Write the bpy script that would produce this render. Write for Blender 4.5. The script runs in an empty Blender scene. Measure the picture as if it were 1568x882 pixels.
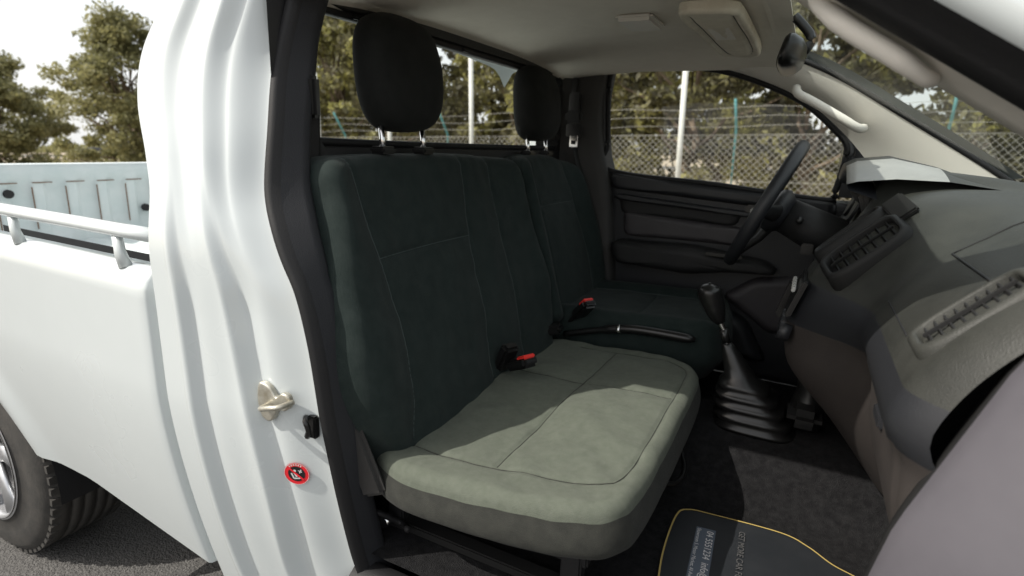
import bpy, bmesh, math, random
import numpy as np
from mathutils import Vector, Matrix, noise
from mathutils.bvhtree import BVHTree
random.seed(4); np.random.seed(4)
sc=bpy.context.scene
sc.view_settings.view_transform='Standard'
sc.view_settings.look='None'; sc.view_settings.exposure=0
COL=bpy.context.collection
# the truck stands nose-down by two degrees (normal unladen rake)
M=Matrix.Translation((0,0,-.053))@Matrix.Rotation(.035,4,'Y')

# ------------------------------------------------------------ materials
def mat(name,col,rough=.5,col2=None,nscale=8,bump=0,bscale=200,metal=0,coat=0,sheen=0,spec=.5,detail=4,bdist=.002,rvar=0):
    m=bpy.data.materials.new(name);m.use_nodes=True;nt=m.node_tree
    b=nt.nodes['Principled BSDF'];L=nt.links
    b.inputs['Base Color'].default_value=(*col,1);b.inputs['Roughness'].default_value=rough
    b.inputs['Metallic'].default_value=metal;b.inputs['Coat Weight'].default_value=coat
    b.inputs['Coat Roughness'].default_value=.05
    b.inputs['Sheen Weight'].default_value=sheen;b.inputs['Sheen Roughness'].default_value=.4
    b.inputs['Specular IOR Level'].default_value=spec
    tc=nt.nodes.new('ShaderNodeTexCoord')
    if col2 or rvar:
        n=nt.nodes.new('ShaderNodeTexNoise');n.inputs['Scale'].default_value=nscale;n.inputs['Detail'].default_value=detail
        n.inputs['Roughness'].default_value=.65
        L.new(tc.outputs['Object'],n.inputs['Vector'])
        if col2:
            r=nt.nodes.new('ShaderNodeValToRGB');r.color_ramp.elements[0].position=.35;r.color_ramp.elements[1].position=.68
            r.color_ramp.elements[0].color=(*col,1);r.color_ramp.elements[1].color=(*col2,1)
            L.new(n.outputs['Fac'],r.inputs['Fac']);L.new(r.outputs['Color'],b.inputs['Base Color'])
        if rvar:
            mr=nt.nodes.new('ShaderNodeMapRange');mr.inputs['To Min'].default_value=rough-rvar;mr.inputs['To Max'].default_value=rough+rvar
            mr.inputs['From Min'].default_value=.3;mr.inputs['From Max'].default_value=.7
            L.new(n.outputs['Fac'],mr.inputs['Value']);L.new(mr.outputs['Result'],b.inputs['Roughness'])
    if bump:
        n2=nt.nodes.new('ShaderNodeTexNoise');n2.inputs['Scale'].default_value=bscale;n2.inputs['Detail'].default_value=3
        L.new(tc.outputs['Object'],n2.inputs['Vector'])
        bp=nt.nodes.new('ShaderNodeBump');bp.inputs['Strength'].default_value=bump;bp.inputs['Distance'].default_value=bdist
        L.new(n2.outputs['Fac'],bp.inputs['Height']);L.new(bp.outputs['Normal'],b.inputs['Normal'])
    return m
paint=mat('white_paint',(.555,.595,.60),.30,(.53,.57,.575),3,coat=.7,rvar=.04)
paint_bed=mat('bed_paint',(.50,.56,.56),.55,(.58,.62,.62),6)
rust=mat('rust',(.16,.09,.05),.8)
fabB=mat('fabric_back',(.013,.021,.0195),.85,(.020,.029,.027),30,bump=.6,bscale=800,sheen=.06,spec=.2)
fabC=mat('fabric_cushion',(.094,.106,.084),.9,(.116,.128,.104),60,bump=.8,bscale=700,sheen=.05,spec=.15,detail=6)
fabH=mat('fabric_headrest',(.009,.010,.0095),.85,(.014,.015,.014),30,bump=.5,bscale=900,sheen=.04,spec=.2)
fabS=mat('fabric_side_shaded',(.026,.027,.024),.85,(.038,.039,.034),40,bump=.6,bscale=800,sheen=.05,spec=.2)  # cushion fabric darkened in colour to stand for shadow on its sides
thread=mat('thread',(.055,.072,.070),.8)
rubber=mat('black_rubber',(.011,.011,.012),.6,bump=.2,bscale=300,spec=.35)
rubtrim=mat('seal_rubber',(.018,.019,.022),.65,bump=.3,bscale=500,spec=.35)
plast=mat('dark_plastic',(.016,.016,.017),.55,(.022,.022,.022),10,bump=.4,bscale=700,bdist=.001,spec=.35)
pillm=mat('pillar_plastic',(.034,.033,.032),.55,(.040,.039,.038),10,bump=.4,bscale=700,bdist=.001,spec=.35)
dashm=mat('dash_plastic',(.022,.023,.0205),.5,(.042,.043,.038),6,bump=.6,bscale=450,bdist=.001,rvar=.09,detail=9,spec=.35)
dashl=mat('lower_dash_plastic',(.036,.031,.029),.6,(.046,.040,.037),7,bump=.4,bscale=600,bdist=.001,spec=.35)
doorm=mat('door_plastic',(.042,.038,.042),.5,(.054,.050,.053),9,bump=.4,bscale=600,bdist=.001)
doord=mat('door_dark',(.018,.019,.022),.45,bump=.3,bscale=600,bdist=.001)
gloss=mat('gloss_black',(.010,.010,.010),.3)
matte=mat('matte_black',(.012,.012,.012),.6,spec=.3)
chrome=mat('chrome',(.8,.8,.8),.15,metal=1)
brass=mat('striker_plate',(.55,.54,.48),.4,(.36,.33,.26),40,metal=.7)
pillshade=mat('pillar_shaded_grey',(.080,.076,.087),.5,(.095,.090,.102),6)  # base colour darkened so the near hinge pillar looks shaded
silverp=mat('silver_trim',(.42,.42,.40),.35)
hoodlit=mat('hood_plastic_sunlit',(.26,.26,.25),.38,(.32,.32,.305),9,bump=.4,bscale=500,bdist=.001)  # sunlight on the binnacle's near end, put into the colour
liner=mat('headliner',(.74,.69,.60),.95,(.78,.73,.64),20,bump=.6,bscale=700)
beige=mat('beige_plastic',(.72,.69,.63),.6,bump=.3,bscale=600)
visorm=mat('visor_vinyl',(.68,.63,.52),.7,(.60,.55,.45),25,bump=.5,bscale=300)
carpet=mat('carpet',(.008,.008,.009),.95,(.020,.020,.021),60,bump=1,bscale=500,bdist=.006,spec=.2)
matm=mat('mat_black',(.012,.014,.017),.5,(.018,.020,.023),12)
yellow=mat('mat_yellow',(.42,.31,.10),.6)
whitetx=mat('white_print',(.6,.6,.6),.6)
red=mat('red_plastic',(.75,.04,.03),.4)
redst=mat('red_sticker',(.70,.02,.03),.35)
tyre=mat('tyre_rubber',(.030,.029,.027),.75,(.052,.048,.043),20,bump=.4,bscale=200)
alloy=mat('alloy',(.55,.56,.58),.3,metal=.8)
beltm=mat('belt_web',(.014,.014,.014),.7,bump=.4,bscale=800)
asphalt=mat('asphalt',(.060,.058,.056),.9,(.13,.126,.12),110,bump=1,bscale=160,bdist=.01,detail=8)
sand=mat('sand',(.30,.25,.18),.95,(.38,.32,.24),.4,bump=.4,bscale=3,bdist=.05,detail=8)
wirem=mat('wire_steel',(.34,.33,.30),.6,metal=.1)
pole=mat('pole_paint',(.62,.63,.61),.5,(.54,.54,.50),12)
gpole=mat('green_post_paint',(.08,.26,.27),.5)
bark=mat('bark',(.12,.09,.06),.9,(.20,.15,.11),20,bump=.8,bscale=40,bdist=.02)
def leafmat(name,c1,c2,c3):
    m=bpy.data.materials.new(name);m.use_nodes=True;nt=m.node_tree;L=nt.links
    b=nt.nodes['Principled BSDF'];b.inputs['Roughness'].default_value=.6
    g=nt.nodes.new('ShaderNodeNewGeometry')
    w=nt.nodes.new('ShaderNodeTexCoord')
    n=nt.nodes.new('ShaderNodeTexNoise');n.inputs['Scale'].default_value=.9;n.inputs['Detail'].default_value=5
    L.new(w.outputs['Object'],n.inputs['Vector'])
    mx=nt.nodes.new('ShaderNodeMath');mx.operation='MULTIPLY_ADD';mx.inputs[1].default_value=.35
    L.new(g.outputs['Random Per Island'],mx.inputs[0]);L.new(n.outputs['Fac'],mx.inputs[2])
    r=nt.nodes.new('ShaderNodeValToRGB');e=r.color_ramp.elements
    e[0].position=.48;e[0].color=(*c1,1);e[1].position=.85;e[1].color=(*c3,1);k=e.new(.66);k.color=(*c2,1)
    L.new(mx.outputs[0],r.inputs['Fac']);L.new(r.outputs['Color'],b.inputs['Base Color'])
    t=nt.nodes.new('ShaderNodeBsdfTranslucent');L.new(r.outputs['Color'],t.inputs['Color'])
    ms=nt.nodes.new('ShaderNodeMixShader');ms.inputs[0].default_value=.45
    L.new(b.outputs[0],ms.inputs[1]);L.new(t.outputs[0],ms.inputs[2])
    L.new(ms.outputs[0],nt.nodes['Material Output'].inputs['Surface'])
    return m
leaf=leafmat('leaves',(.10,.092,.056),(.19,.175,.092),(.38,.36,.12))
leaf2=leafmat('leaves_far',(.14,.14,.065),(.23,.225,.10),(.33,.31,.14))
def glassmat(name,tint,refl):
    m=bpy.data.materials.new(name);m.use_nodes=True;nt=m.node_tree;nt.nodes.clear();L=nt.links
    o=nt.nodes.new('ShaderNodeOutputMaterial');t=nt.nodes.new('ShaderNodeBsdfTransparent');t.inputs[0].default_value=(*tint,1)
    g=nt.nodes.new('ShaderNodeBsdfGlossy');g.inputs['Roughness'].default_value=.02
    f=nt.nodes.new('ShaderNodeLayerWeight');f.inputs[0].default_value=.5
    p=nt.nodes.new('ShaderNodeMath');p.operation='POWER';p.inputs[1].default_value=4
    q=nt.nodes.new('ShaderNodeMath');q.operation='MULTIPLY_ADD';q.inputs[1].default_value=refl;q.inputs[2].default_value=.035
    L.new(f.outputs['Facing'],p.inputs[0]);L.new(p.outputs[0],q.inputs[0])
    ms=nt.nodes.new('ShaderNodeMixShader');L.new(q.outputs[0],ms.inputs[0]);L.new(t.outputs[0],ms.inputs[1]);L.new(g.outputs[0],ms.inputs[2]);L.new(ms.outputs[0],o.inputs[0])
    return m
glass=glassmat('window_glass',(.92,.94,.92),.5)
wglass=glassmat('windscreen_glass',(.84,.90,.88),.30)

# ------------------------------------------------------------ helpers
def grp(name,useM=True):
    e=bpy.data.objects.new(name,None);COL.objects.link(e);e.empty_display_size=.1
    if useM: e.matrix_world=M
    return e
def mk(name,v,f,m,parent=None,smooth=True,mats=None,fm=None):
    me=bpy.data.meshes.new(name);me.from_pydata([tuple(map(float,p)) for p in v],[],[tuple(map(int,q)) for q in f]);me.update()
    bm=bmesh.new();bm.from_mesh(me);bmesh.ops.remove_doubles(bm,verts=bm.verts,dist=1e-6);bmesh.ops.recalc_face_normals(bm,faces=bm.faces)
    bm.to_mesh(me);bm.free()
    o=bpy.data.objects.new(name,me);COL.objects.link(o)
    for k in (mats or [m]): me.materials.append(k)
    if fm is not None and len(fm)==len(me.polygons):
        for p,i in zip(me.polygons,fm): p.material_index=int(i)
    me.polygons.foreach_set('use_smooth',[smooth]*len(me.polygons))
    if parent: o.parent=parent
    return o
def grid(name,rows,m,parent=None,closed=False,caps=False,smooth=True,mats=None,fm=None):
    R=len(rows);C=len(rows[0]);v=[p for r in rows for p in r];f=[];mi=[]
    for i in range(R-1):
        for j in range(C if closed else C-1):
            j2=(j+1)%C
            f.append((i*C+j,i*C+j2,(i+1)*C+j2,(i+1)*C+j)); mi.append(fm(i,j) if fm else 0)
    if caps:
        f.append(tuple(range(C)));f.append(tuple((R-1)*C+j for j in range(C)));mi+=[0,0]
    return mk(name,v,f,m,parent,smooth,mats,mi if fm else None)
def spline(P,n=200,closed=False):
    P=np.array([tuple(p) for p in P],float);N=len(P);out=[]
    seg=N if closed else N-1;k=max(4,int(n*2/seg))
    for i in range(seg):
        if closed: a,b,c,d=P[(i-1)%N],P[i],P[(i+1)%N],P[(i+2)%N]
        else: a,b,c,d=P[max(i-1,0)],P[i],P[i+1],P[min(i+2,N-1)]
        for j in range(k):
            t=j/k;out.append(.5*((2*b)+(-a+c)*t+(2*a-5*b+4*c-d)*t*t+(-a+3*b-3*c+d)*t**3))
    if not closed: out.append(P[-1])
    out=np.array(out)
    q=np.vstack([out,out[:1]]) if closed else out
    L=np.concatenate([[0],np.cumsum(np.linalg.norm(np.diff(q,axis=0),axis=1))])
    t=np.linspace(0,L[-1],n+1)[:-1] if closed else np.linspace(0,L[-1],n)
    return np.stack([np.interp(t,L,q[:,i]) for i in range(P.shape[1])],1)
def sweep(name,path,rad,m,parent=None,n=10,flat=None,up=(0,0,1),closed=False,caps=True):
    P=[Vector(p) for p in path];N=len(P);rows=[]
    if not hasattr(rad,'__len__'): rad=[rad]*N
    upv=Vector(up)
    for i in range(N):
        if closed: t=P[(i+1)%N]-P[i-1]
        else: t=P[min(i+1,N-1)]-P[max(i-1,0)]
        t.normalize();a=t.cross(upv)
        if a.length<1e-3: a=t.cross(Vector((1,0,0)))
        a.normalize();b=a.cross(t).normalized()
        ra=rad[i];rb=rad[i] if flat is None else rad[i]*flat
        rows.append([P[i]+a*ra*math.cos(2*math.pi*k/n)+b*rb*math.sin(2*math.pi*k/n) for k in range(n)])
    if closed: rows.append(rows[0])
    return grid(name,rows,m,parent,closed=True,caps=caps and not closed)
def box(name,c,s,m,parent=None,bev=.004,R=None,seg=2):
    bm=bmesh.new();bmesh.ops.create_cube(bm,size=1)
    for v in bm.verts: v.co=Vector((v.co.x*s[0],v.co.y*s[1],v.co.z*s[2]))
    if bev: bmesh.ops.bevel(bm,geom=bm.edges[:],offset=bev,segments=seg,affect='EDGES')
    me=bpy.data.meshes.new(name);
    T=Matrix.Translation(c)@((R if R else Matrix.Identity(3)).to_4x4())
    bm.transform(T);bm.to_mesh(me);bm.free()
    o=bpy.data.objects.new(name,me);COL.objects.link(o);me.materials.append(m)
    if parent:o.parent=parent
    return o
def frameR(ex,ey,ez):
    return Matrix((ex,ey,ez)).transposed()
def cyl(name,a,b,r,m,parent=None,n=20,r2=None):
    a=Vector(a);b=Vector(b)
    return sweep(name,[a,a+(b-a)*.001,a+(b-a)*.999,b],[r*.9,r,r2 or r,(r2 or r)*.9],m,parent,n)
def segdist(Q,A,B):
    AB=B-A;t=np.clip(((Q-A)@AB)/(AB@AB+1e-12),0,1)
    return np.linalg.norm(Q-(A+t[:,None]*AB),axis=1)
def puff(name,ctrl,O,U,V,W,thick,er,h,seams,m,parent,nth=300,nr=70,bulge=.012,inset=.02,sidem=None,gd=.006,wr=.004,seed=0,threadm=None):
    O,U,V,W=[np.array(a,float) for a in (O,U,V,W)]
    P=spline(ctrl,nth,True);C=(P.max(0)+P.min(0))/2
    S=[spline(s,40) if len(s)>2 else np.array([np.array(s[0])+(np.array(s[1])-np.array(s[0]))*t for t in np.linspace(0,1,12)]) for s in seams]
    ss=1-(1-np.linspace(0,1,nr))**1.35
    rows=[];T=np.roll(P,-1,0)-np.roll(P,1,0);T/=np.linalg.norm(T,axis=1)[:,None];N=np.stack([T[:,1],-T[:,0]],1)
    if ((P-C)*N).sum()<0:N=-N
    Lr=np.abs(((P-C)*N).sum(1))
    def topw(Q,d):
        w=h(Q[:,0],Q[:,1]).copy()
        dd=np.clip(d,0,er);w-=er-np.sqrt(np.maximum(er**2-(er-dd)**2,0))
        ms=np.full(len(Q),9.)
        for s in S:
            for a,b in zip(s[:-1],s[1:]): ms=np.minimum(ms,segdist(Q,a,b))
        w-=gd*np.exp(-(ms/.006)**2); w+=.006*(1-np.exp(-(ms/.05)**2))
        nz=np.array([noise.noise(Vector((q[0]*7+seed,q[1]*7,seed)))+.5*noise.noise(Vector((q[0]*19,q[1]*19+seed,3))) for q in Q])
        return w+wr*nz
    for s in ss:
        Q=C+s*(P-C);w=topw(Q,(1-s)*Lr);rows.append((Q,w))
    Qe,we=rows[-1];K=9
    for k in range(1,K+1):
        t=k/K;off=bulge*math.sin(math.pi*min(t*1.1,1))-inset*max(0,t-.6)/.4
        rows.append((P+N*off,we*(1-t)+(-thick)*t))
    rows.append((C+(P-C)*.5,np.full(nth,-thick-.002)))
    g=[[O+U*q[0]+V*q[1]+W*w for q,w in zip(Q,ww)] for Q,ww in rows]
    ob=grid(name,g,m,parent,closed=True,mats=[m,sidem or m],fm=lambda i,j:0 if i<nr-1 else 1)
    if S:
        dg=[v.co.copy() for v in ob.data.vertices];bt=BVHTree.FromPolygons(dg,[tuple(p.vertices) for p in ob.data.polygons])
        for k,s in enumerate(S):
            pts=[]
            for q in (spline(s,60) if len(s)>3 else s):
                o=Vector(O+U*q[0]+V*q[1]+W*.4);hit=bt.ray_cast(o,-Vector(W))
                if hit[0]: pts.append(hit[0]+Vector(W)*.0003)
            if len(pts)>3: sweep('seam_%d'%k,pts,.0009,threadm or thread,parent,5)
    return ob
def sm(t): t=min(1,max(0,t));return t*t*(3-2*t)
def S_(a,b,x): return sm((x-a)/(b-a))

# ------------------------------------------------------------ truck body
truck=grp('pickup_truck')
AP=[(-.22,1.70),(-.234,1.567),(-.243,1.452),(-.229,1.336),(-.213,1.235),(-.180,1.165),(-.153,1.114),(-.125,1.06),(-.103,.978),(-.089,.893),(-.073,.766),(-.063,.63),(-.053,.498),(-.03,.40),(.0,.30)]
CR=[(-.40,1.70),(-.455,1.567),(-.50,1.47),(-.49,1.38),(-.435,1.28),(-.403,1.20),(-.400,1.063),(-.400,.891),(-.400,.732),(-.400,.575),(-.400,.467),(-.400,.30)]
def interp(tab,z):
    t=sorted(tab,key=lambda a:a[1]);return float(np.interp(z,[a[1] for a in t],[a[0] for a in t]))
AS=spline(AP,160);CS=spline(CR,160)
def under(z): return max(0,.85-z)**1.5*.22
def tumble(z):
    k=.05;d=z-1.15
    return (.28*d if d>k else (.28*(d+k)**2/(4*k) if d>-k else 0)) + under(z)
rows=[]
SS=np.linspace(0,1,110)
for z in np.linspace(.30,1.70,120):
    xa=interp(AS,z);xr=interp(CS,z);row=[]
    up=S_(1.00,1.32,z)
    sh=.030*math.sin((z-.50)*8.5)*(1-up)
    for s in SS:
        e=.022*max(0,1-s/.05)**2
        a=.018*S_(.27,.34,s)-.003*math.exp(-((s-.255)/.025)**2)+.010*S_(.38,.58,s)
        a+=.032*S_(.59+sh,.69+sh,s)+.034*S_(.74,1.0,s)
        b=.016*S_(.30,.44,s)+.028*S_(.66,.79,s)+.048*S_(.78,1,s)
        row.append((xr+(xa-xr)*s,-.86+tumble(z)+e+a*(1-up)+b*up,z))
    rows.append(row)
side=grid('cab_side_panel',rows,paint,truck)
sbvh=BVHTree.FromPolygons([v.co.copy() for v in side.data.vertices],[tuple(p.vertices) for p in side.data.polygons])
def onside(x,z):
    h=sbvh.ray_cast(Vector((x,-2,z)),Vector((0,1,0)));return h[0],h[1]
IN=[(-.205,1.70),(-.222,1.576),(-.230,1.506),(-.222,1.422),(-.213,1.339),(-.192,1.245),(-.160,1.175),(-.134,1.107),(-.118,1.022),(-.099,.908),(-.083,.79),(-.068,.665),(-.057,.451),(-.03,.36),(.0,.28)]
IS=spline(IN,120);rows=[]
for z in np.linspace(.30,1.69,120):
    xo=interp(AS,z);xi=interp(IS,z);t=tumble(z)
    xi=max(xi,xo+.006)
    a=(xo-.006,-.764+t);b=(xi,-.70+t)
    pts=[(a[0],a[1]+.006),(a[0]+.002,a[1]-.006),(a[0]+.012,a[1]-.014),(a[0]+.022,a[1]-.006),(a[0]+.026,a[1]+.010),(b[0]+.018,b[1]-.026),(b[0]+.022,b[1]-.012),(b[0]+.014,b[1]),(b[0]-.005,b[1]+.012),(b[0]-.03,b[1]+.03),(b[0]-.12,b[1]+.05)]
    rows.append([(x,y,z) for x,y in pts])
grid('door_seal',rows,rubtrim,truck,mats=[rubtrim,rubber,plast],fm=lambda i,j:1 if j<4 else (0 if j<8 else 2))
sill=[(-.83,.30),(-.81,.36),(-.80,.40),(-.78,.425),(-.765,.43),(-.75,.47),(-.72,.49),(-.69,.49),(-.67,.47)]
grid('rocker_sill',[[(x,y,z) for y,z in sill] for x in np.linspace(-.06,.9,20)],paint,truck,mats=[paint,rubber],fm=lambda i,j:1 if j>=3 else 0)
rows=[]
for z in np.linspace(.3,1.70,50):
    t=tumble(z);rows.append([(x,.86-t+d,z) for x,d in [(-.45,-.03),(-.44,-.01),(-.40,0),(-.2,0),(-.10,-.02),(-.08,-.05)]])
grid('cab_far_corner',rows,paint,truck)
grid('cab_far_lower',[[(x,.86-(.8-z)**2*.3 if z<.8 else .86,z) for x in np.linspace(-.05,2.2,12)] for z in np.linspace(.3,1.18,12)],paint,truck)
rows=[]
for x in np.linspace(-.50,.52,30):
    e=min(1,(x+.50)/.12);hz=1.60+.075*math.sqrt(max(0,1-(1-e)**2))
    rows.append([(x,y,hz+.03*(1-(y/.66)**2)-.05*max(0,(abs(y)-.56)/.10)**2) for y in np.linspace(-.665,.665,34)])
grid('roof_panel',rows,paint,truck)
def rearframe(nm,x0,x1,m,y0,y1,z0,z1,oy0,oy1,oz0,oz1):
    def loop(x,a,b,c,d,r):
        P=[(a+r,c),(b-r,c),(b,c+r),(b,d-r),(b-r,d),(a+r,d),(a,d-r),(a,c+r)];return [(x,p,q) for p,q in P]
    grid(nm,[loop(x0,oy0,oy1,oz0,oz1,.02),loop(x0,y0-.012,y1+.012,z0-.012,z1+.012,.04),loop((x0+x1)/2,y0,y1,z0,z1,.035),loop(x1,y0-.005,y1+.005,z0-.005,z1+.005,.035),loop(x1,oy0,oy1,oz0,oz1,.02)],m,truck,closed=True,smooth=False)
rearframe('rear_wall_trim',-.235,-.30,plast,-.605,.625,1.320,1.568,-.70,.72,.50,1.64)
rearframe('rear_wall_outer',-.31,-.40,paint,-.66,.69,1.26,1.60,-.70,.715,.45,1.615)
mk('rear_glass',[(-.29,-.60,1.317),(-.29,.62,1.317),(-.275,.62,1.573),(-.275,-.60,1.573)],[(0,1,2,3)],glass,truck)
sweep('rear_glass_seal',spline([(-.245,y,z) for y,z in [(-.58,1.320),(.60,1.320),(.622,1.345),(.620,1.55),(.60,1.568),(-.57,1.568),(-.60,1.545),(-.603,1.345)]],160,True),.008,rubber,truck,8,closed=True)
for y in (-.05,-.47,.42): box('glass_clip',(-.24,y,1.570),(.02,.035,.010),rubber,truck)
rows=[]
for x in np.linspace(-.27,.56,40):
    zc=1.60+.035*math.sin(min(1,(x+.27)/.35)*math.pi/2)-.02*max(0,(x-.35)/.2)
    if x<-.24: zc-=.015
    rows.append([(x,y,zc-.035*(abs(y)/.66)**3) for y in np.linspace(-.665,.68,40)])
grid('headliner',rows,liner,truck)
box('dome_lamp',(.22,.02,1.630),(.09,.14,.02),beige,truck,.008)
CA=spline([(-.10,1.60),(-.05,1.618),(.083,1.628),(.266,1.614),(.418,1.577),(.586,1.504),(.714,1.405),(.82,1.29),(.86,1.22)],60)
CB=spline([(-.10,1.66),(.0,1.665),(.15,1.668),(.35,1.662),(.50,1.635),(.66,1.568),(.85,1.455),(1.03,1.345),(1.16,1.26)],60)
rows=[]
for k in range(7):
    t=k/6;y=.69*(1-t)+.575*t;bul=.018*math.sin(math.pi*t)
    rows.append([(a[0]*(1-t)+b[0]*t,y-bul,a[1]*(1-t)+b[1]*t-bul*.6) for a,b in zip(CA,CB)])
grid('far_roof_rail_trim',rows,beige,truck)
grid('far_roof_rail_outer',[[(a[0],.70,a[1]) for a in CA],[(a[0]+.02,.755,a[1]+.01) for a in CA],[(b[0]+.03,.70,b[1]+.03) for b in CB],[(b[0]+.01,.60,b[1]+.03) for b in CB]],paint,truck)
ws=[[( .50+.70*t,y,1.655-.60*.70*t*.98+.02*(1-(y/.6)**2)) for y in np.linspace(-.60,.60,13)] for t in np.linspace(0,1,12)]
grid('windscreen',ws,wglass,truck)
sweep('windscreen_far_seal',[(p[0]+.012,.578,p[1]-.006) for p in CB[22:]],.008,rubber,truck,8)
box('windscreen_header',(.53,0,1.628),(.05,1.15,.02),liner,truck)
rows=[]
for z,xa,xb in [(1.64,-.28,-.06),(1.60,-.28,-.075),(1.52,-.30,-.085),(1.42,-.30,-.083),(1.30,-.30,-.065),(1.24,-.30,-.045),(1.1,-.30,-.02),(.95,-.30,.0),(.8,-.3,.015),(.5,-.3,.03)]:
    rows.append([(xa,.56,z),(xa+.03,.615,z),(xa+.08,.655,z),(xb-.05,.668,z),(xb-.02,.672,z),(xb-.006,.68,z),(xb,.70,z),(xb+.012,.74,z)])
grid('far_b_pillar_trim',rows,pillm,truck)
# far door
door=grp('driver_door')
yd=.705
GL=[(-.045,1.245),(-.060,1.35),(-.072,1.50),(-.069,1.59),(-.045,1.617),(.083,1.622),(.266,1.607),(.418,1.570),(.586,1.497),(.700,1.405),(.735,1.36),(.735,1.30),(.722,1.215),(.70,1.188),(.35,1.215)]
gl=spline(GL,200,True)
mk('door_glass',[(p[0],yd+.02,p[1]) for p in gl],[tuple(range(len(gl)))],glass,door,smooth=False)
sweep('glass_run',[(p[0],yd-.004,p[1]) for p in gl],.010,rubber,door,8,closed=True)
sweep('frame_trim',[(.37+(p[0]-.37)*1.035,yd-.002,1.40+(p[1]-1.40)*1.06) for p in gl if p[1]>1.26],.010,doord,door,8)
def dpanel(nm,poly,y,thick,m,er=.01,n=120):
    return puff(nm,poly,(0,y,0),(1,0,0),(0,0,1),(0,-1,0),thick,er,lambda u,v:0*u,[],m,door,nth=n,nr=14,bulge=0,inset=0,wr=0)
def poly_round(pts):
    out=[];N=len(pts)
    for i in range(N):
        a=np.array(pts[i-1],float);b=np.array(pts[i],float);c=np.array(pts[(i+1)%N],float)
        out+=[tuple(b+(a-b)*min(.3,.02/np.linalg.norm(a-b))),tuple(b+(c-b)*min(.3,.02/np.linalg.norm(c-b)))]
    res=[]
    for i in range(0,len(out)):
        p=np.array(out[i]);q=np.array(out[(i+1)%len(out)]);res.append(tuple(p))
        if i%2==1: res+= [tuple(p+(q-p)*t) for t in (.25,.5,.75)]
    return res
dpanel('door_card',poly_round([(-.03,.52),(-.045,1.235),(.80,1.175),(.90,1.10),(.88,.52)]),.712,.03,doord)
dpanel('belt_trim',poly_round([(-.03,1.178),(-.045,1.238),(.735,1.184),(.74,1.135)]),.690,.03,doord,.02)
dpanel('grip_recess',poly_round([(.01,1.08),(-.005,1.155),(.46,1.130),(.44,1.070)]),.704,.02,plast,.02)
dpanel('grip_bar',poly_round([(-.01,1.138),(-.01,1.160),(.50,1.128),(.50,1.110)]),.680,.03,doord,.01)
dpanel('door_insert',poly_round([(.03,1.000),(.02,1.095),(.47,1.070),(.47,1.005)]),.697,.02,doorm,.02)
dpanel('armrest',poly_round([(.02,.905),(.0,.985),(.30,.995),(.56,.965),(.60,.93),(.44,.92),(.30,.895)]),.610,.09,plast,.03)
dpanel('map_pocket',poly_round([(.03,.60),(.03,.79),(.40,.80),(.52,.74),(.60,.60)]),.655,.06,doord,.04)
dpanel('door_kick',poly_round([(.42,.82),(.52,.90),(.70,.93),(.80,.80),(.60,.70)]),.68,.04,doorm,.03)
box('latch_bezel',(.49,.690,1.13),(.06,.02,.05),gloss,door,.006)
box('latch_handle',(.495,.676,1.13),(.035,.012,.03),silverp,door,.004)
box('switch_pack',(.42,.60,.985),(.12,.04,.012),gloss,door,.003)

# ------------------------------------------------------------ near A pillar
rows=[]
for x in np.linspace(.40,1.15,40):
    z1=1.596-.62*(x-.5) - (.03*max(0,(.5-x)/.1)**2)
    rows.append([(x,-.53,z1+.02),(x,-.55,z1-.012),(x,-.585,z1-.008),(x,-.62,z1),(x,-.655,z1-.006),(x,-.675,z1+.006),(x,-.685,z1+.028),(x,-.70,z1+.032),(x,-.715,z1+.06),(x,-.70,z1+.10),(x,-.62,z1+.125),(x,-.58,z1+.09)])
grid('near_a_pillar',rows,beige,truck,mats=[beige,rubber,paint],fm=lambda i,j:0 if j<3 else (1 if j<7 else 2))
rows=[]
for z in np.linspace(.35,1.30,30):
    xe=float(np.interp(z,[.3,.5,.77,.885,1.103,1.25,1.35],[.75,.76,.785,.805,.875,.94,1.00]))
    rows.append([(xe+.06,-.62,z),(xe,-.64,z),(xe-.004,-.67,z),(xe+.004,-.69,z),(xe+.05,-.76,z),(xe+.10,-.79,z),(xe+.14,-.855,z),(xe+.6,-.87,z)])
grid('near_hinge_pillar',rows,pillshade,truck,mats=[pillshade,paint,plast],fm=lambda i,j:1 if j>5 else (2 if j<2 else 0))
grid('front_wing',[[(x,-.87+max(0,z-.95)**2*.5,z) for x in np.linspace(1.3,2.4,8)] for z in np.linspace(.4,1.15,8)],paint,truck)
grid('bonnet',[[(x,y,1.24-.12*((x-1.15)/1.2)**2-.05*(y/.8)**4) for y in np.linspace(-.84,.84,14)] for x in np.linspace(1.16,2.5,14)],paint,truck)
hd=grp('grab_handle')
pth=spline([(.615,-.585,1.525),(.622,-.605,1.508),(.655,-.62,1.480),(.71,-.62,1.445),(.742,-.605,1.425),(.752,-.585,1.425)],40)
sweep('grip',pth,[.010]*6+list(np.linspace(.010,.0125,6))+[.0125]*16+list(np.linspace(.0125,.010,6))+[.010]*6,beige,hd,12)
hd2=grp('grab_handle')
pth=spline([(.565,.60,1.53),(.575,.565,1.51),(.62,.55,1.485),(.70,.55,1.44),(.745,.565,1.415),(.765,.60,1.415)],40)
sweep('grip',pth,.013,beige,hd2,12)

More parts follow.
